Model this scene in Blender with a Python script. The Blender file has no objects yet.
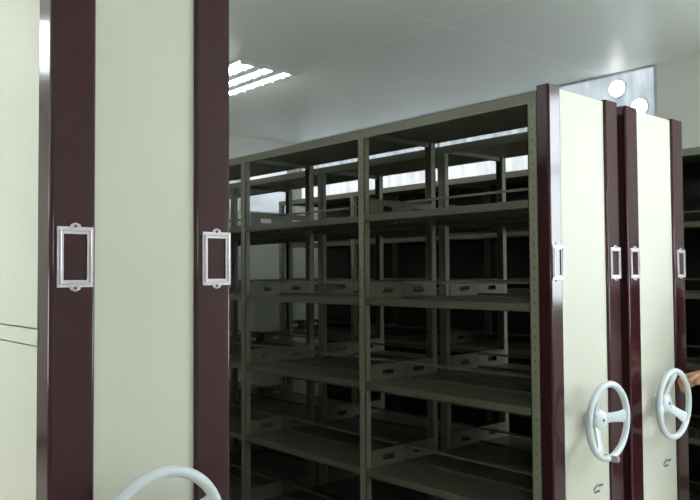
import bpy, bmesh, math, random
from mathutils import Matrix, Vector, Quaternion
random.seed(4)
SC = bpy.context.scene
COL = SC.collection
PI = math.pi
R = math.radians

# ------------------------------------------------------------------ materials
def srgb(r, g, b):
    f = lambda c: c/12.92 if c <= .04045 else ((c+.055)/1.055)**2.4
    return (f(r/255), f(g/255), f(b/255), 1)

def mat(name, color, rough=.5, metal=0., var=.06, scale=6., bump=0., bscale=60., coat=0., emit=None, estr=0.):
    m = bpy.data.materials.new(name); m.use_nodes = True
    nt = m.node_tree; b = nt.nodes['Principled BSDF']
    b.inputs['Roughness'].default_value = rough
    b.inputs['Metallic'].default_value = metal
    b.inputs['Coat Weight'].default_value = coat
    b.inputs['Coat Roughness'].default_value = .08
    tc = nt.nodes.new('ShaderNodeTexCoord')
    n = nt.nodes.new('ShaderNodeTexNoise'); n.inputs['Scale'].default_value = scale; n.inputs['Detail'].default_value = 4
    nt.links.new(tc.outputs['Object'], n.inputs['Vector'])
    rp = nt.nodes.new('ShaderNodeValToRGB')
    c0 = tuple(max(0, c*(1-var)) for c in color[:3])+(1,)
    c1 = tuple(min(1, c*(1+var)) for c in color[:3])+(1,)
    rp.color_ramp.elements[0].color = c0; rp.color_ramp.elements[1].color = c1
    rp.color_ramp.elements[0].position = .3; rp.color_ramp.elements[1].position = .7
    nt.links.new(n.outputs['Fac'], rp.inputs['Fac'])
    nt.links.new(rp.outputs['Color'], b.inputs['Base Color'])
    if bump:
        n2 = nt.nodes.new('ShaderNodeTexNoise'); n2.inputs['Scale'].default_value = bscale
        nt.links.new(tc.outputs['Object'], n2.inputs['Vector'])
        bp = nt.nodes.new('ShaderNodeBump'); bp.inputs['Strength'].default_value = bump; bp.inputs['Distance'].default_value = .002
        nt.links.new(n2.outputs['Fac'], bp.inputs['Height']); nt.links.new(bp.outputs['Normal'], b.inputs['Normal'])
    if emit:
        b.inputs['Emission Color'].default_value = emit; b.inputs['Emission Strength'].default_value = estr
    return m

def math_node(nt, op, a, b=None, c=None):
    n = nt.nodes.new('ShaderNodeMath'); n.operation = op
    for i, v in enumerate((a, b, c)):
        if v is None: continue
        if isinstance(v, (int, float)): n.inputs[i].default_value = v
        else: nt.links.new(v, n.inputs[i])
    return n.outputs[0]

M_CREAM = mat('cream_enamel', srgb(211, 209, 195), .48, var=.02, scale=3)
M_WINE = mat('burgundy_lacquer', srgb(58, 21, 28), .13, var=.10, scale=5)
M_RACK = mat('greygreen_rack_paint', srgb(124, 123, 105), .38, var=.05, scale=9)
M_TRAY = mat('shelf_sheet_paint', srgb(102, 101, 86), .30, var=.08, scale=4)
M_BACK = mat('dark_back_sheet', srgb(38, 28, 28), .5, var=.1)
M_WHEEL = mat('white_wheel_plastic', srgb(214, 222, 226), .35, var=.03, scale=12)
M_KNOB = mat('mauve_knob_plastic', srgb(170, 150, 155), .3, var=.05)
M_SILVER = mat('brushed_silver_holder', srgb(222, 214, 222), .28, metal=.35, var=.08, scale=60)
M_GROOVE = mat('holder_groove', srgb(120, 116, 122), .4, metal=.4)
M_INK = mat('blue_grey_print', srgb(70, 78, 92), .5)
M_BLACK = mat('dark_rubber', srgb(30, 30, 30), .7)
M_WALL = mat('painted_plaster', srgb(222, 224, 216), .7, var=.03, scale=1.5, bump=.2)
M_FLOOR = mat('pale_vinyl_floor', srgb(218, 215, 206), .35, var=.06, scale=2)
M_BASEB = mat('baseboard_paint', srgb(120, 112, 104), .5)
M_ALU = mat('aluminium_frame', srgb(190, 194, 198), .35, metal=.6)
M_REFL = mat('lamp_reflector', srgb(196, 200, 202), .3, metal=.3)
M_TUBE = mat('fluorescent_tube', (1, 1, 1, 1), .4, emit=(.94, 1, .97, 1), estr=18)
M_SPOT = mat('lamp_reflection_glow', (1, 1, 1, 1), .4, emit=(.95, .98, 1, 1), estr=3.5)  # glow standing in for lamp reflections on the glass
M_DAY = mat('daylit_frosted_pane', srgb(220, 228, 235), .2, emit=(.86, .94, 1, 1), estr=6.6)
M_FILL4 = mat('fill_glow_front', srgb(220, 228, 235), .2, emit=(.92, .98, 1, 1), estr=1.35)  # glow of the added fill window behind the camera
M_FILL3 = mat('fill_glow_left', srgb(220, 228, 235), .2, emit=(.90, .96, .98, 1), estr=3.3)  # glow of the added fill window on the left wall


def rack_holes():
    """post paint with a column of dark punched slots (material pattern)"""
    m = mat('punched_post_paint', srgb(140, 140, 122), .38, var=.05, scale=9)
    nt = m.node_tree; b = nt.nodes['Principled BSDF']
    tc = nt.nodes.new('ShaderNodeTexCoord'); sp = nt.nodes.new('ShaderNodeSeparateXYZ')
    nt.links.new(tc.outputs['Object'], sp.inputs[0])
    z = math_node(nt, 'ABSOLUTE', math_node(nt, 'SUBTRACT', math_node(nt, 'MODULO', sp.outputs['Z'], .05), .025))
    zz = math_node(nt, 'LESS_THAN', z, .005)
    y = math_node(nt, 'ABSOLUTE', sp.outputs['Y'])
    yy = math_node(nt, 'LESS_THAN', y, .003)
    f = math_node(nt, 'MULTIPLY', zz, yy)
    mx = nt.nodes.new('ShaderNodeMix'); mx.data_type = 'RGBA'
    old = b.inputs['Base Color'].links[0].from_socket
    nt.links.new(f, mx.inputs[0]); nt.links.new(old, mx.inputs[6]); mx.inputs[7].default_value = srgb(76, 76, 64)
    nt.links.new(mx.outputs[2], b.inputs['Base Color'])
    return m
M_POST = rack_holes()

def ceiling_mat():
    m = mat('ceiling_panels', srgb(236, 239, 234), .42, var=.03, scale=.8)
    nt = m.node_tree; b = nt.nodes['Principled BSDF']
    tc = nt.nodes.new('ShaderNodeTexCoord'); sp = nt.nodes.new('ShaderNodeSeparateXYZ')
    nt.links.new(tc.outputs['Object'], sp.inputs[0])
    def line(s, off, pitch, w):
        v = math_node(nt, 'MODULO', math_node(nt, 'ADD', s, 50*pitch-off), pitch)
        return math_node(nt, 'LESS_THAN', v, w)
    f = math_node(nt, 'MAXIMUM', line(sp.outputs['X'], 3.455, 2.4, .010), line(sp.outputs['Y'], CY, 2.4, .010))
    mx = nt.nodes.new('ShaderNodeMix'); mx.data_type = 'RGBA'
    old = b.inputs['Base Color'].links[0].from_socket
    nt.links.new(f, mx.inputs[0]); nt.links.new(old, mx.inputs[6]); mx.inputs[7].default_value = srgb(255, 255, 255)
    nt.links.new(mx.outputs[2], b.inputs['Base Color'])
    return m
CY = 1.23
M_CEIL = ceiling_mat()

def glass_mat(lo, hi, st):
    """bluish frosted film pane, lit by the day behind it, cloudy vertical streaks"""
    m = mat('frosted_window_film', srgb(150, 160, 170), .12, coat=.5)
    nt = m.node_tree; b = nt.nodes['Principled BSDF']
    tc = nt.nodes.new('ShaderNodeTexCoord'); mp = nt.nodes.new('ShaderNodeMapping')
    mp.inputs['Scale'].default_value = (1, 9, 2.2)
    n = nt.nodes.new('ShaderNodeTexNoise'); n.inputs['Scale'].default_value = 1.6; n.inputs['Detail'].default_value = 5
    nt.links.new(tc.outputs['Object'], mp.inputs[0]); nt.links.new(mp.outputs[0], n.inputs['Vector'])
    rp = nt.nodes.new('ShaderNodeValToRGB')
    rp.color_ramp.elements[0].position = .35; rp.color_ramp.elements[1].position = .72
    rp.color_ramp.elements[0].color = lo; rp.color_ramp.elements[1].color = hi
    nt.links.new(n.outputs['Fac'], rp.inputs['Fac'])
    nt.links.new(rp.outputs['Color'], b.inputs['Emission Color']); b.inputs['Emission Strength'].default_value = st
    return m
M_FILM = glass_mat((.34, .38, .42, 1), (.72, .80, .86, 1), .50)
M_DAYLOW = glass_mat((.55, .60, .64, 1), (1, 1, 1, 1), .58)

# ------------------------------------------------------------------ geometry helpers
def add_box(bm, x0, x1, y0, y1, z0, z1, bev=0., seg=2):
    vs = [bm.verts.new(p) for p in ((x0,y0,z0),(x1,y0,z0),(x1,y1,z0),(x0,y1,z0),(x0,y0,z1),(x1,y0,z1),(x1,y1,z1),(x0,y1,z1))]
    fs = [bm.faces.new([vs[i] for i in q]) for q in ((0,3,2,1),(4,5,6,7),(0,1,5,4),(1,2,6,5),(2,3,7,6),(3,0,4,7))]
    if bev:
        es = list({e for f in fs for e in f.edges})
        bmesh.ops.bevel(bm, geom=es, offset=bev, segments=seg, affect='EDGES', profile=.5)
def box(*a, **k):
    bm = bmesh.new(); add_box(bm, *a, **k); return bm
def add_prism(bm, pts, z0, z1):
    a = [bm.verts.new((x, y, z0)) for x, y in pts]; b = [bm.verts.new((x, y, z1)) for x, y in pts]
    n = len(pts)
    bm.faces.new(a[::-1]); bm.faces.new(b)
    for i in range(n): bm.faces.new((a[i], a[(i+1) % n], b[(i+1) % n], b[i]))
def add_tube(bm, pts, r, seg=12, closed=False):
    pts = [Vector(p) for p in pts]; n = len(pts); rings = []
    up = None
    for i, p in enumerate(pts):
        if closed: t = (pts[(i+1) % n]-pts[i-1]).normalized()
        else: t = (pts[min(i+1, n-1)]-pts[max(i-1, 0)]).normalized()
        if up is None: up = t.orthogonal().normalized()
        up = (up - t*up.dot(t)).normalized(); s = t.cross(up)
        rr = r[i] if isinstance(r, (list, tuple)) else r
        rings.append([bm.verts.new(p+(up*math.cos(2*PI*k/seg)+s*math.sin(2*PI*k/seg))*rr) for k in range(seg)])
    m = n if closed else n-1
    for i in range(m):
        a, b = rings[i], rings[(i+1) % n]
        off = 0
        if closed and i == n-1:
            off = min(range(seg), key=lambda o: (b[o].co-a[0].co).length)
        for k in range(seg):
            bm.faces.new((a[k], a[(k+1) % seg], b[(k+1+off) % seg], b[(k+off) % seg]))
    if not closed: bm.faces.new(rings[0][::-1]); bm.faces.new(rings[-1])
def add_lathe(bm, prof, origin, axis='Y', seg=24):
    """prof: (radius, along) pairs"""
    rings = []
    for r, h in prof:
        ring = []
        for k in range(seg):
            c, s = math.cos(2*PI*k/seg)*r, math.sin(2*PI*k/seg)*r
            v = {'Y': (c, h, s), 'Z': (c, s, h), 'X': (h, c, s)}[axis]
            ring.append(bm.verts.new(Vector(v)+Vector(origin)))
        rings.append(ring)
    for a, b in zip(rings, rings[1:]):
        for k in range(seg): bm.faces.new((a[k], a[(k+1) % seg], b[(k+1) % seg], b[k]))
    bm.faces.new(rings[0]); bm.faces.new(rings[-1][::-1])
def to_mesh(bm, m, smooth=False, name='m'):
    bmesh.ops.recalc_face_normals(bm, faces=bm.faces)
    me = bpy.data.meshes.new(name); bm.to_mesh(me); bm.free()
    me.materials.append(m)
    if smooth:
        me.polygons.foreach_set('use_smooth', [True]*len(me.polygons))
        me.set_sharp_from_angle(angle=R(40))
    return me
def obj(name, bm, m, parent=None, loc=(0, 0, 0), smooth=False):
    me = to_mesh(bm, m, smooth, name) if isinstance(bm, bmesh.types.BMesh) else bm
    o = bpy.data.objects.new(name, me); COL.objects.link(o); o.location = loc
    if parent: o.parent = parent
    return o
def thing(name, label, cat, loc=(0, 0, 0), group=None):
    o = bpy.data.objects.new(name, None); COL.objects.link(o); o.location = loc
    o.empty_display_size = .2
    o['label'] = label; o['category'] = cat
    if group: o['group'] = group
    return o
def struct(name, bm, m, parent=None, smooth=False):
    o = obj(name, bm, m, parent, smooth=smooth)
    if not parent: o['kind'] = 'structure'
    return o
def flat_shape(loops, thick, plane='XZ'):
    """sheet with holes: outline loops in (u,v), thickness centred; returns a bmesh"""
    cu = bpy.data.curves.new('c', 'CURVE'); cu.dimensions = '2D'; cu.fill_mode = 'BOTH'; cu.extrude = thick/2
    for lp in loops:
        s = cu.splines.new('POLY'); s.points.add(len(lp)-1); s.use_cyclic_u = True
        for i, (u, v) in enumerate(lp): s.points[i].co = (u, v, 0, 1)
    o = bpy.data.objects.new('tmp', cu); COL.objects.link(o)
    bpy.context.view_layer.update()
    me = bpy.data.meshes.new_from_object(o.evaluated_get(bpy.context.evaluated_depsgraph_get()))
    bm = bmesh.new(); bm.from_mesh(me)
    bpy.data.objects.remove(o); bpy.data.meshes.remove(me); bpy.data.curves.remove(cu)
    for v in bm.verts:
        u, w, t = v.co
        v.co = (u, -t, w)
    bmesh.ops.remove_doubles(bm, verts=bm.verts, dist=1e-6)
    return bm
def slot(cx, cy, hw, hh, n=6):
    pts = []
    for k in range(n+1):
        a = -PI/2+PI*k/n; pts.append((cx+hw-hh+hh*math.cos(a), cy+hh*math.sin(a)))
    for k in range(n+1):
        a = PI/2+PI*k/n; pts.append((cx-hw+hh+hh*math.cos(a), cy+hh*math.sin(a)))
    return pts

# ------------------------------------------------------------------ mobile shelving range
TOP = 2.360
LV = [.075, .512, .972, 1.42, 1.87]      # upper faces of the shelf trays
PY0 = [.072, 1.172, 2.322, 3.472]         # centres of the post pairs
PW, PD = .05, .038                       # post width (Y) and depth (X)

def wheel_mesh(r=.160, spokes=(0, 120, 240), rot=0.):
    bm = bmesh.new()
    add_tube(bm, [(r*math.cos(2*PI*k/56), -.100, r*math.sin(2*PI*k/56)) for k in range(56)], .0145, 14, closed=True)
    for a in spokes:
        a = R(a)+rot
        pts, hw = [], []
        N = 7
        prev = None
        d = Vector((math.cos(a), 0, math.sin(a))); s = Vector((-math.sin(a), 0, math.cos(a)))
        for i in range(N):
            t = i/(N-1)
            rad = .02+(r-.022)*t
            y = -.056-.044*t*t*(3-2*t)
            w = .027-.009*math.sin(PI*t)+.006*t
            th = .006
            c = d*rad+Vector((0, y, 0))
            ring = [bm.verts.new(c+s*w+Vector((0, -th*.4, 0))), bm.verts.new(c+s*w*.6+Vector((0, -th, 0))),
                    bm.verts.new(c-s*w*.6+Vector((0, -th, 0))), bm.verts.new(c-s*w+Vector((0, -th*.4, 0))),
                    bm.verts.new(c-s*w+Vector((0, th, 0))), bm.verts.new(c+s*w+Vector((0, th, 0)))]
            if prev:
                for k in range(6): bm.faces.new((prev[k], prev[(k+1) % 6], ring[(k+1) % 6], ring[k]))
            else: bm.faces.new(ring)
            prev = ring
        bm.faces.new(prev[::-1])
    return bm

def label_holder(parent, x, z, w=.084):
    h = .146
    W, H = w/2, h/2
    outer = [(-W, -H), (-.013, -H), (-.011, -H-.006), (0, -H-.010), (.011, -H-.006), (.013, -H), (W, -H),
             (W, H), (.013, H), (.011, H+.006), (0, H+.010), (-.011, H+.006), (-.013, H), (-W, H)]
    inner = [(-W+.015, -H+.017), (W-.015, -H+.017), (W-.015, H-.017), (-W+.015, H-.017)]
    bm = flat_shape([outer, inner], .005)
    o = obj('label_holder', bm, M_SILVER, parent, (x, -.0145, z))
    # raised bead round the window and its two screws
    b2 = bmesh.new()
    a, b = W-.007, H-.009
    add_tube(b2, [(-a, -.004, -b), (a, -.004, -b), (a, -.004, b), (-a, -.004, b)], .003, 6, closed=True)
    bead = obj('bead', b2, M_SILVER, o)
    for s in (-1, 1):
        b3 = bmesh.new(); add_lathe(b3, [(.0042, 0), (.0042, -.003), (.002, -.0045)], (0, -.0025, s*(H+.002)), 'Y', 10); obj('screw', b3, M_GROOVE, o)

    return o

def emblem_bm():
    bm = bmesh.new()
    # small leaf-like swoosh over two rows of tiny looping scribble, as printed under the wheel
    def stroke(pts, r=.0011):
        add_tube(bm, [(x, -.0008, z) for x, z in pts], r, 5)
    def loops(x0, x1, z, amp, n, lean=.6):
        N = n*12
        stroke([(x0+(x1-x0)*k/N+amp*.7*math.sin(2*PI*n*k/N)+lean*amp*.5*math.cos(2*PI*n*k/N),
                 z+amp*math.cos(2*PI*n*k/N)*(.75+.25*math.sin(k*.37))) for k in range(N+1)], .0010)
    stroke([(-.042, -.010), (-.036, .002), (-.024, .011), (-.006, .016), (.004, .015)], .0014)
    stroke([(-.042, -.010), (-.028, -.002), (-.014, .004), (-.002, .012)], .0014)
    stroke([(-.036, -.004), (-.020, .003), (-.008, .010)], .0009)
    loops(.004, .040, .006, .006, 4)
    loops(-.034, .012, -.017, .005, 6)
    return bm

def make_range(x0, w, label, wheel_rot=0., rt=2.335, wdx=0., knob_deg=None, closed_left=False, back=False, cap=(.1, .1), plates=True, far=0):
    t = thing('mobile_shelving', label, 'shelving', (x0, 0, 0))
    PY = PY0+[4.62]*far
    L = PY[-1]+PW/2
    # end panel and burgundy edge trims
    cl, cr = cap
    obj('end_panel', box(cl-.004, w-cr+.004, 0, .03, .06, TOP-.006, bev=.002), M_CREAM, t)
    sd = .068 if closed_left else .048
    for a, b, sgn in ((0, cl, -1), (w-cr, w, 1)):
        bm = box(a, b, -.012, sd, .06, TOP)
        es = [e for e in bm.edges if abs(e.verts[0].co.z-e.verts[1].co.z) > 1 and e.verts[0].co.y < 0]
        bmesh.ops.bevel(bm, geom=es, offset=.009, segments=4, affect='EDGES', profile=.5)
        tr = obj('edge_trim', bm, M_WINE, t)
        for p in tr.data.polygons: p.use_smooth = p.area < .012 and len(p.vertices) == 4
        label_holder(tr, (a+b)/2+(.004 if sgn < 0 else .008), 1.597, w=min(.088, (b-a)*.86))
    # handwheel
    wh = obj('handwheel', wheel_mesh(rot=wheel_rot), M_WHEEL, t, (w/2+wdx, 0, .905), smooth=True)
    hb = bmesh.new()
    add_lathe(hb, [(.038, -.002), (.036, -.012), (.020, -.016), (.018, -.045), (.046, -.044), (.050, -.054), (.047, -.064), (.034, -.073), (.012, -.077)], (0, 0, 0), 'Y', 28)
    h = obj('hub', hb, M_WHEEL, wh, smooth=True)
    sb = bmesh.new(); add_lathe(sb, [(.006, -.075), (.006, -.080), (.003, -.081)], (0, 0, 0), 'Y', 12)
    obj('hub_screw', sb, M_GROOVE, wh)
    if knob_deg is not None:
        a = R(knob_deg); kx, kz = .160*math.cos(a), .160*math.sin(a)
        kb = bmesh.new()
        add_lathe(kb, [(.008, -.050), (.012, -.056), (.013, -.085), (.012, -.112), (.014, -.118), (.014, -.138), (.009, -.143)], (kx, 0, kz), 'Y', 18)
        obj('crank_knob', kb, M_KNOB, wh, smooth=True)
    obj('printed_emblem', emblem_bm(), M_INK, t, (w/2+.078, 0, .584))
    # carriage
    bm = bmesh.new(); add_box(bm, .01, w-.01, .03, L, .012, .058)
    obj('carriage', bm, M_BLACK, t)
    # posts (front and rear of every frame) with top and foot crossbars
    for y in PY:
        for x in (0, w-PD):
            bm = bmesh.new()
            # open channel section
            for q in ((0, .004, -PW/2, PW/2) if x == 0 else (PD-.004, PD, -PW/2, PW/2), (0, PD, -PW/2, -PW/2+.004), (0, PD, PW/2-.004, PW/2)):
                add_box(bm, q[0], q[1], q[2], q[3], .058, rt-.006)
            obj('post', bm, M_POST, t, (x+(.004 if closed_left and x == 0 else 0), y, 0))
        for z in (.10, rt-.034): obj('frame_crossbar', box(PD, w-PD, -.012, .012, z, z+.026), M_RACK, t, (0, y, 0))
    if closed_left:
        for za, zb in ((.06, 1.3785), (1.4245, TOP-.004)):
            obj('side_panel', box(-.0003, .002, .0685, L, za, zb), M_CREAM, t)
        # folded flat strip across the side sheet
        obj('cover_strip', box(-.0030, .002, .062, L, 1.382, 1.421, bev=.001), M_CREAM, t)
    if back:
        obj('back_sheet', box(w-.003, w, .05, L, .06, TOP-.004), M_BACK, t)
    mid = w/2
    # top cover with folded lips
    for i in range(len(PY)-1):
        y0, y1 = PY[i]+PW/2+.001, PY[i+1]-PW/2-.001
        ly = y1-y0
        bm = bmesh.new()
        ya = -PW if i == 0 else -PW/2
        yb = ly+(PW if i == len(PY)-2 else PW/2)
        add_box(bm, .005 if closed_left else .001, w+.001, ya+.002, yb, rt-.005, rt)
        lx = .004 if closed_left else 0
        add_box(bm, -.002+lx, .001+lx, ya+.002, yb, rt-.047, rt)
        add_box(bm, w+.001, w+.004, ya+.002, yb, rt-.012, rt)
        obj('top_cover', bm, M_RACK, t, (0, y0, 0))
        for z in LV:
            for s in (0, 1):
                xa, xb = (.0, mid-.003) if s == 0 else (mid+.003, w)
                bm = bmesh.new()
                add_box(bm, xa+.001, xb-.001, 0, ly, z-.003, z)
                xf = xa if s == 0 else xb-.003
                add_box(bm, xf, xf+.003, 0, ly, z-.036, z+.0005)          # front lip
                xg = xb-.003 if s == 0 else xa
                add_box(bm, xg, xg+.003, 0, ly, z-.03, z+.012)             # back upstand
                xh = xa+.02 if s == 0 else xb-.02
                add_box(bm, min(xf, xh), max(xf, xh), 0, ly, z-.036, z-.034)
                obj('shelf', bm, M_TRAY, t, (0, y0, 0))
            # stop rail along the middle
            bm = bmesh.new(); add_box(bm, mid-.006, mid+.006, 0, ly, z+.080, z+.092)
            obj('stop_rail', bm, M_RACK, t, (0, y0, 0))
    if plates:
        hl = (w/2-PD-.004)/2
        # perforated side plates, two at each frame and level
        for y in PY[1:]:
            for z in LV:
                for s in (0, 1):
                    cx = PD+.002+hl if s == 0 else w-PD-.002-hl
                    hh = .047
                    out = [(-hl, -hh), (hl, -hh), (hl, hh-.004), (hl-.004, hh), (-hl+.004, hh), (-hl, hh-.004)]
                    bm = flat_shape([out, slot(0, -.004, .046, .0145)], .003)
                    add_box(bm, -hl, hl, -.012, 0, hh-.002, hh)
                    obj('side_plate', bm, M_RACK, t, (cx, y-PW/2-.004, z+hh))
    return t

make_range(.638, .501, 'large nearest shelving range seen end-on at left, cream panel, burgundy trims, wheel at frame bottom',
           wheel_rot=R(20), closed_left=True, far=1, cap=(.112, .111))
make_range(2.721, .577, 'open double-sided steel shelving range in the middle, brightest end panel, handwheel with fold-out crank knob',
           wheel_rot=R(2), knob_deg=-88, far=1, cap=(.091, .113))
make_range(3.374, .607, 'shelving range just right of the brightest panel, its handwheel gripped by a hand',
           wheel_rot=R(-35), rt=2.316, wdx=-.045, far=1, cap=(.115, .123))
make_range(4.71, .60, 'dark open shelving range against the far right wall, only its shelves showing',
           wheel_rot=R(40), knob_deg=-50, back=True, far=1, cap=(.11, .11))

# ------------------------------------------------------------------ room shell
X0, X1, Y0, Y1, HC = -1.7, 5.35, -3.2, 5.2, 3.1
struct('floor', box(X0-.2, X1+.2, Y0-.2, Y1+.2, -.1, 0), M_FLOOR)
struct('ceiling', box(X0-.2, X1+.2, Y0-.2, Y1+.2, HC, HC+.1), M_CEIL)
bm = bmesh.new()
FILL3 = (1.0, 3.6, 1.1, 2.6)  # unseen fill window, added to brighten the nearest range's left side
add_box(bm, X0-.12, X0, Y0, FILL3[0], 0, HC); add_box(bm, X0-.12, X0, FILL3[1], Y1, 0, HC)
add_box(bm, X0-.12, X0, FILL3[0], FILL3[1], 0, FILL3[2]); add_box(bm, X0-.12, X0, FILL3[0], FILL3[1], FILL3[3], HC)
struct('wall_left', bm, M_WALL)
bm = bmesh.new()
for y in (FILL3[0], 2.28, FILL3[1]-.04): add_box(bm, X0-.05, X0+.004, y, y+.04, FILL3[2], FILL3[3])
for z in (FILL3[2], FILL3[3]-.04): add_box(bm, X0-.05, X0+.003, FILL3[0], FILL3[1], z, z+.04)
wl = struct('fill_window_3', bm, M_ALU)
obj('window_pane', box(X0-.018, X0-.012, FILL3[0]+.002, FILL3[1]-.002, FILL3[2]+.002, FILL3[3]-.002), M_FILL3, wl)  # added glowing surface, fill light from the left
W5 = (3.9, 5.26, 2.25, 2.80)
bm = bmesh.new()
add_box(bm, X0-.12, W5[0], Y1, Y1+.12, 0, HC); add_box(bm, W5[1], X1+.12, Y1, Y1+.12, 0, HC)
add_box(bm, W5[0], W5[1], Y1, Y1+.12, 0, W5[2]); add_box(bm, W5[0], W5[1], Y1, Y1+.12, W5[3], HC)
struct('wall_back', bm, M_WALL)
bm = bmesh.new()
for x in (W5[0], 4.57, W5[1]-.025): add_box(bm, x, x+.025, Y1-.004, Y1+.05, W5[2], W5[3])
for z in (W5[2], 2.60, W5[3]-.025): add_box(bm, W5[0], W5[1], Y1-.003, Y1+.05, z, z+.025)
wb = struct('window_5', bm, M_ALU)
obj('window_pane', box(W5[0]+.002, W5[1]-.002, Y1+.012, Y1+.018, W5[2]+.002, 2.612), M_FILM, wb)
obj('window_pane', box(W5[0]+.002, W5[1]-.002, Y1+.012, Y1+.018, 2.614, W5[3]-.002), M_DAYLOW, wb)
FILL4 = (3.5, 5.0, 1.0, 2.75)  # unseen fill window, added behind the camera to lift ceiling and panels
bm = bmesh.new()
add_box(bm, X0-.12, FILL4[0], Y0-.12, Y0, 0, HC); add_box(bm, FILL4[1], X1+.12, Y0-.12, Y0, 0, HC)
add_box(bm, FILL4[0], FILL4[1], Y0-.12, Y0, 0, FILL4[2]); add_box(bm, FILL4[0], FILL4[1], Y0-.12, Y0, FILL4[3], HC)
struct('wall_front', bm, M_WALL)
bm = bmesh.new()
for x in (FILL4[0], 4.23, FILL4[1]-.04): add_box(bm, x, x+.04, Y0-.05, Y0+.004, FILL4[2], FILL4[3])
for z in (FILL4[2], FILL4[3]-.04): add_box(bm, FILL4[0], FILL4[1], Y0-.05, Y0+.003, z, z+.04)
wf = struct('fill_window_4', bm, M_ALU)
obj('window_pane', box(FILL4[0]+.002, FILL4[1]-.002, Y0-.018, Y0-.012, FILL4[2]+.002, FILL4[3]-.002), M_FILL4, wf)  # added glowing surface, fill light from the front
# right wall with two openings: high window strip and tall aisle window
W1 = (.785, 5.1, 2.33, HC-.004)
W2 = (-2.65, -1.48, 1.3, 3.03)
bm = bmesh.new()
ys = [Y0, W2[0], W2[1], W1[0], W1[1], Y1]
add_box(bm, X1, X1+.12, ys[0], ys[1], 0, HC)
add_box(bm, X1, X1+.12, ys[1], ys[2], 0, W2[2]); add_box(bm, X1, X1+.12, ys[1], ys[2], W2[3], HC)
add_box(bm, X1, X1+.12, ys[2], ys[3], 0, HC)
add_box(bm, X1, X1+.12, ys[3], ys[4], 0, W1[2])
add_box(bm, X1, X1+.12, ys[4], ys[5], 0, HC)
struct('wall_right', bm, M_WALL)
for nm, (a, b, c, d), nb, mt in (('window_1', W1, 4, M_FILM), ('window_2', W2, 2, M_DAY)):
    bm = bmesh.new(); f = .022
    add_box(bm, X1-.004, X1+.05, a, b, c, c+f); add_box(bm, X1-.001, X1+.05, a, b, d-.012, d)
    for k in range(nb+1):
        y = a+(b-a-f)*k/nb
        add_box(bm, X1-.003, X1+.05, y, y+f, c+f, d-.012)
    if nm == 'window_2': add_box(bm, X1-.003, X1+.05, a+f, b-f, 2.39, 2.42)
    else: add_box(bm, X1-.003, X1+.05, a+f, b-f, 2.60, 2.63)
    wn = struct(nm, bm, M_ALU)
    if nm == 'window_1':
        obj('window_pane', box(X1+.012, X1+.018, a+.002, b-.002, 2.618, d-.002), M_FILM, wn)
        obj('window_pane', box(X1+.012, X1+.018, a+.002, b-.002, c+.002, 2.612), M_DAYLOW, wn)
    else: obj('window_pane', box(X1+.012, X1+.018, a+.002, b-.002, c+.002, d-.002), mt, wn)
for side, q in (('left', (X0, X0+.012, Y0, Y1)), ('right', (X1-.012, X1, Y0, Y1)),
                ('back', (X0+.012, X1-.012, Y1-.012, Y1)), ('front', (X0+.012, X1-.012, Y0, Y0+.012))):
    struct('baseboard_'+side, box(*q, 0, .1, bev=.002), M_BASEB)
# ceiling-wall shadow trim
# lamp reflections in the window strip, built as glowing discs on the pane
for i, (y, z, lb) in enumerate(((1.10, 2.975, 'upper left round glowing lamp reflection on the high frosted window'),
                                (.925, 2.80, 'lower right round glowing lamp reflection on the high frosted window'))):
    t = thing('lamp_reflection', lb, 'lamp reflection', (X1+.012, y, z), 'round lamp reflections on the frosted window')
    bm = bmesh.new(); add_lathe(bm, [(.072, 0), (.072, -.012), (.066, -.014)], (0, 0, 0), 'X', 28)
    obj('reflection_rim', bm, M_ALU, t, smooth=True)
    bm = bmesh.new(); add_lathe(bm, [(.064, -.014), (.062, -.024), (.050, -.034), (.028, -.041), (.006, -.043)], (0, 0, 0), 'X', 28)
    obj('reflection_glow', bm, M_SPOT, t, smooth=True)

# ------------------------------------------------------------------ ceiling lights
def troffer(cx, cy, label):
    W, Ln = .53, 1.2
    t = thing('ceiling_light', label, 'ceiling light', (cx, cy, HC), 'louvred fluorescent ceiling lights')
    bm = bmesh.new()
    w, l = W/2, Ln/2
    add_box(bm, -w, w, -l, l, -.008, 0)
    add_box(bm, -w, -w+.012, -l, l, -.012, -.008); add_box(bm, w-.012, w, -l, l, -.012, -.008)
    add_box(bm, -w+.012, w-.012, -l, -l+.012, -.032, -.008); add_box(bm, -w+.012, w-.012, l-.012, l, -.032, -.008)
    obj('housing', bm, M_REFL, t)
    xs = (-.175, 0, .175)
    for x in xs:
        bm = bmesh.new(); add_tube(bm, [(x, -l+.014, -.023), (x, l-.014, -.023)], .012, 12)
        obj('tube', bm, M_TUBE, t, smooth=True)
    bm = bmesh.new()
    for x in (-.0875, .0875): add_box(bm, x-.045, x+.045, -l+.012, l-.012, -.030, -.008)
    for k in range(1, 9):
        y = -l+Ln*k/9
        for x in xs: add_box(bm, x-.044, x+.044, y-.010, y+.010, -.041, -.034)
    obj('louvre', bm, M_REFL, t)
troffer(3.19, 3.27, 'louvred fluorescent ceiling light glowing above the shelves at upper left')
troffer(3.19, -1.3, 'louvred fluorescent ceiling light above the main aisle at right')
troffer(.75, -1.9, 'louvred fluorescent ceiling light above the main aisle at left')
troffer(-.5, 3.27, 'louvred fluorescent ceiling light near the left wall')

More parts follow.
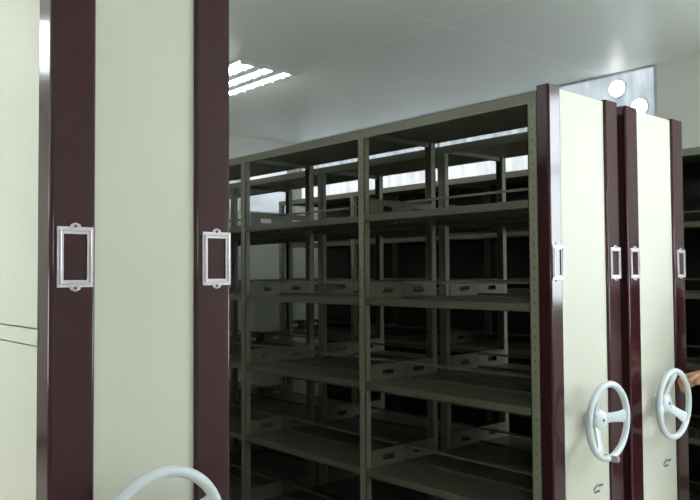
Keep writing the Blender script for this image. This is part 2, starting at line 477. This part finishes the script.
# ------------------------------------------------------------------ person turning the wheel
M_SKIN = mat('skin', srgb(186, 138, 104), .5, var=.05, scale=14)
M_SHIRT = mat('blue_shirt_cloth', srgb(84, 98, 120), .85, var=.08, scale=20, bump=.3)
M_TROUS = mat('dark_trouser_cloth', srgb(44, 46, 54), .9, var=.08, scale=20, bump=.3)
M_HAIR = mat('black_hair', srgb(26, 22, 20), .55, var=.2, scale=60)
M_EYE = mat('eye_white', srgb(232, 230, 226), .2)
def cap_tube(bm, pts, rad, seg=14):
    add_tube(bm, pts, rad, seg)
    for p, r in zip(pts, rad if isinstance(rad, (list, tuple)) else [rad]*len(pts)):
        bmesh.ops.create_uvsphere(bm, u_segments=14, v_segments=8, radius=r, matrix=Matrix.Translation(p))
def ell(bm, c, r, rot=0.):
    bmesh.ops.create_uvsphere(bm, u_segments=20, v_segments=14, radius=1,
        matrix=Matrix.Translation(c) @ Matrix.Rotation(rot, 4, 'Z') @ Matrix.Diagonal((*r, 1)))
def fuse(bm, voxel, smooth=3):
    """union every overlapping volume into one continuous skin"""
    me = bpy.data.meshes.new('t'); bm.to_mesh(me); bm.free()
    o = bpy.data.objects.new('t', me); COL.objects.link(o)
    m = o.modifiers.new('r', 'REMESH'); m.mode = 'VOXEL'; m.voxel_size = voxel; m.use_smooth_shade = True
    k = o.modifiers.new('s', 'SMOOTH'); k.iterations = smooth; k.factor = .5
    bpy.context.view_layer.update()
    out = bpy.data.meshes.new_from_object(o.evaluated_get(bpy.context.evaluated_depsgraph_get()))
    bpy.data.objects.remove(o); bpy.data.meshes.remove(me)
    out.polygons.foreach_set('use_smooth', [True]*len(out.polygons))
    return out
WC = Vector((3.374+.3035-.045, -.1, .905))
ga = R(29)
G = WC+Vector((.16*math.cos(ga), 0, .16*math.sin(ga)))
T = Vector((-math.sin(ga), 0, math.cos(ga)))
o_ = Vector((.84, -.42, .10)); o_ = (o_-T*o_.dot(T)).normalized()
b_ = T.cross(o_).normalized()
if b_.y < 0: b_ = -b_
base = Vector((4.24, -.36, 0))
F = Vector((-.42, .91, 0)).normalized(); RR = Vector((F.y, -F.x, 0)); UP = Vector((0, 0, 1))
frot = math.atan2(RR.y, RR.x)
def P(r, f, z): return base+RR*r+F*f+UP*z
wrist = G+o_*.118+b_*.006
elbow = Vector((4.02, -.335, 1.085)); shoL = P(-.185, 0, 1.40)
bm = bmesh.new()
# left hand closed round the rim: four fingers behind, thumb in front
for i, ln in enumerate((.92, 1.0, .96, .80)):
    off = T*((1.5-i)*.0205)
    K = G+o_*.040+b_*.022+off
    cap_tube(bm, [wrist+T*((1.5-i)*.008)+b_*.002, K], [.015, .0115])
    p1 = G+o_*(.014*ln)+b_*.031+off; p2 = G-o_*(.020*ln)+b_*.024+off; p3 = G-o_*(.026*ln)+b_*(.024-.028*ln)+off
    cap_tube(bm, [K, p1, p2, p3], [.0112, .0102, .0094, .0082])
cap_tube(bm, [wrist+T*.006, G+o_*.075+T*.026-b_*.008, G+o_*.040+T*.036-b_*.020, G+o_*.010+T*.034-b_*.0265], [.017, .0145, .0115, .0095])
ell(bm, G+o_*.072+b_*.008, (.032, .024, .036))
cap_tube(bm, [wrist, wrist.lerp(elbow, .35), wrist.lerp(elbow, .72), elbow], [.0265, .034, .043, .040])
cap_tube(bm, [elbow, elbow.lerp(shoL, .5), shoL], [.040, .046, .052])
# hanging right arm with a relaxed hand
shoR, elR, wrR = P(.185, 0, 1.40), P(.235, -.03, 1.11), P(.245, .06, .87)
cap_tube(bm, [shoR, shoR.lerp(elR, .5), elR], [.052, .046, .040])
cap_tube(bm, [elR, elR.lerp(wrR, .4), wrR], [.040, .041, .026])
for i, ln in enumerate((.95, 1.05, 1.0, .82)):
    q = (i-1.5)*.019
    cap_tube(bm, [wrR+F*(-q*.4), wrR+F*(.012-q)+UP*-.085], [.015, .0115])
    cap_tube(bm, [wrR+F*(.012-q)+UP*-.085, wrR+F*(.02-q)+UP*(-.085-.038*ln)-RR*.006, wrR+F*(.022-q)+UP*(-.085-.064*ln)-RR*.018, wrR+F*(.02-q)+UP*(-.085-.080*ln)-RR*.030], [.0112, .010, .0092, .008])
cap_tube(bm, [wrR+F*.010, wrR+F*.040-UP*.045-RR*.010, wrR+F*.050-UP*.075-RR*.018, wrR+F*.048-UP*.098-RR*.022], [.016, .0135, .011, .009])
# trunk, neck, head
for z, rx, ry in ((1.36, .165, .095), (1.24, .160, .110), (1.10, .140, .100), (.97, .155, .105)):
    ell(bm, P(0, 0, z), (rx, ry, .12), frot)
cap_tube(bm, [P(-.165, 0, 1.40), P(0, -.01, 1.43), P(.165, 0, 1.40)], [.055, .060, .055])
cap_tube(bm, [P(0, -.01, 1.42), P(0, .01, 1.54)], [.058, .052])
ell(bm, P(0, .01, 1.625), (.073, .092, .105), frot)
ell(bm, P(0, .032, 1.575), (.052, .062, .062), frot)
ell(bm, P(0, .106, 1.608), (.012, .016, .024), frot)
for s_ in (-1, 1):
    ell(bm, P(s_*.074, 0, 1.615), (.010, .018, .030), frot)
    ell(bm, P(s_*.028, .088, 1.640), (.018, .010, .006), frot)
    hip, kn, an = P(s_*.09, 0, .92), P(s_*.105, .015, .50), P(s_*.11, -.01, .10)
    cap_tube(bm, [hip, hip.lerp(kn, .5), kn], [.076, .072, .055])
    cap_tube(bm, [kn, kn.lerp(an, .35), an], [.054, .055, .038])
    cap_tube(bm, [P(s_*.11, -.03, .045), P(s_*.115, .13, .030)], [.036, .026])
ell(bm, P(0, .094, 1.566), (.024, .012, .006), frot)
me = fuse(bm, .0055, 2); me.materials.clear(); me.materials.append(M_SKIN)
body = obj('person', me, M_SKIN)
body['label'] = 'person standing at far right in blue shirt, bare hand gripping the handwheel rim'; body['category'] = 'person'
def garment(name, build, m, voxel=.009, sm=4):
    bm = bmesh.new(); build(bm); me = fuse(bm, voxel, sm); me.materials.clear(); me.materials.append(m)
    return obj(name, me, m, body)
def shirt(bm):
    for k in range(15):
        z = .93+.44*k/14; u = k/14
        ell(bm, P(0, 0, z), (.188+.006*math.cos(u*2*PI)-.008*u, .140-.020*u, .09), frot)
    cap_tube(bm, [P(-.18, 0, 1.395), P(0, -.01, 1.430), P(.18, 0, 1.395)], [.072, .072, .072])
    add_tube(bm, [shoL, shoL.lerp(elbow, .75)], [.068, .062], 18); add_tube(bm, [shoR, shoR.lerp(elR, .75)], [.068, .062], 18)
def trousers(bm):
    ell(bm, P(0, 0, .95), (.182, .134, .13), frot)
    for s_ in (-1, 1):
        hip, kn, an = P(s_*.09, 0, .92), P(s_*.105, .015, .50), P(s_*.11, -.012, .075)
        cap_tube(bm, [hip, hip.lerp(kn, .5), kn], [.094, .088, .070]); add_tube(bm, [kn, kn.lerp(an, .4), an], [.070, .068, .060], 18)
def hair(bm):
    ell(bm, P(0, -.012, 1.650), (.080, .092, .092), frot)
    ell(bm, P(0, -.045, 1.605), (.070, .055, .070), frot)
garment('shirt', shirt, M_SHIRT); garment('trousers', trousers, M_TROUS); garment('hair', hair, M_HAIR, .006)
for s_ in (-1, 1):
    def shoe(bm, s_=s_):
        ell(bm, P(s_*.11, -.035, .050), (.048, .062, .048), frot); ell(bm, P(s_*.113, .05, .042), (.050, .10, .038), frot)
        ell(bm, P(s_*.116, .13, .036), (.050, .062, .032), frot)
    garment('shoe', shoe, M_BLACK, .006)
    bm = bmesh.new(); ell(bm, P(s_*.028, .090, 1.626), (.013, .010, .007), frot); obj('eye', bm, M_EYE, body, smooth=True)
    bm = bmesh.new(); ell(bm, P(s_*.028, .0975, 1.626), (.006, .004, .006), frot); obj('pupil', bm, M_HAIR, body, smooth=True)

# ------------------------------------------------------------------ light
def area(name, loc, size, energy, rot, color=(1, 1, 1)):
    l = bpy.data.lights.new(name, 'AREA'); l.shape = 'RECTANGLE'; l.size, l.size_y = size; l.energy = energy; l.color = color
    o = bpy.data.objects.new(name, l); COL.objects.link(o); o.location = loc; o.rotation_euler = rot
    return o

w = bpy.data.worlds.new('world'); SC.world = w; w.use_nodes = True
w.node_tree.nodes['Background'].inputs[0].default_value = (.8, .9, 1, 1)
w.node_tree.nodes['Background'].inputs[1].default_value = .5

# ------------------------------------------------------------------ camera
cd = bpy.data.cameras.new('camera'); cam = bpy.data.objects.new('camera', cd); COL.objects.link(cam)
cd.sensor_width = 36; cd.lens = 745/700*36; cd.clip_start = .05
cam.matrix_world = Matrix.Translation((0, -1.8, 1.55)) @ Matrix.Rotation(R(-41.6), 4, 'Z') @ Matrix.Rotation(R(91.9), 4, 'X') @ Matrix.Rotation(R(-.37), 4, 'Z')
SC.camera = cam
vs = SC.view_settings
vs.view_transform = 'Standard'; vs.look = 'None'; vs.exposure = .87; vs.gamma = 1; vs.use_curve_mapping = False
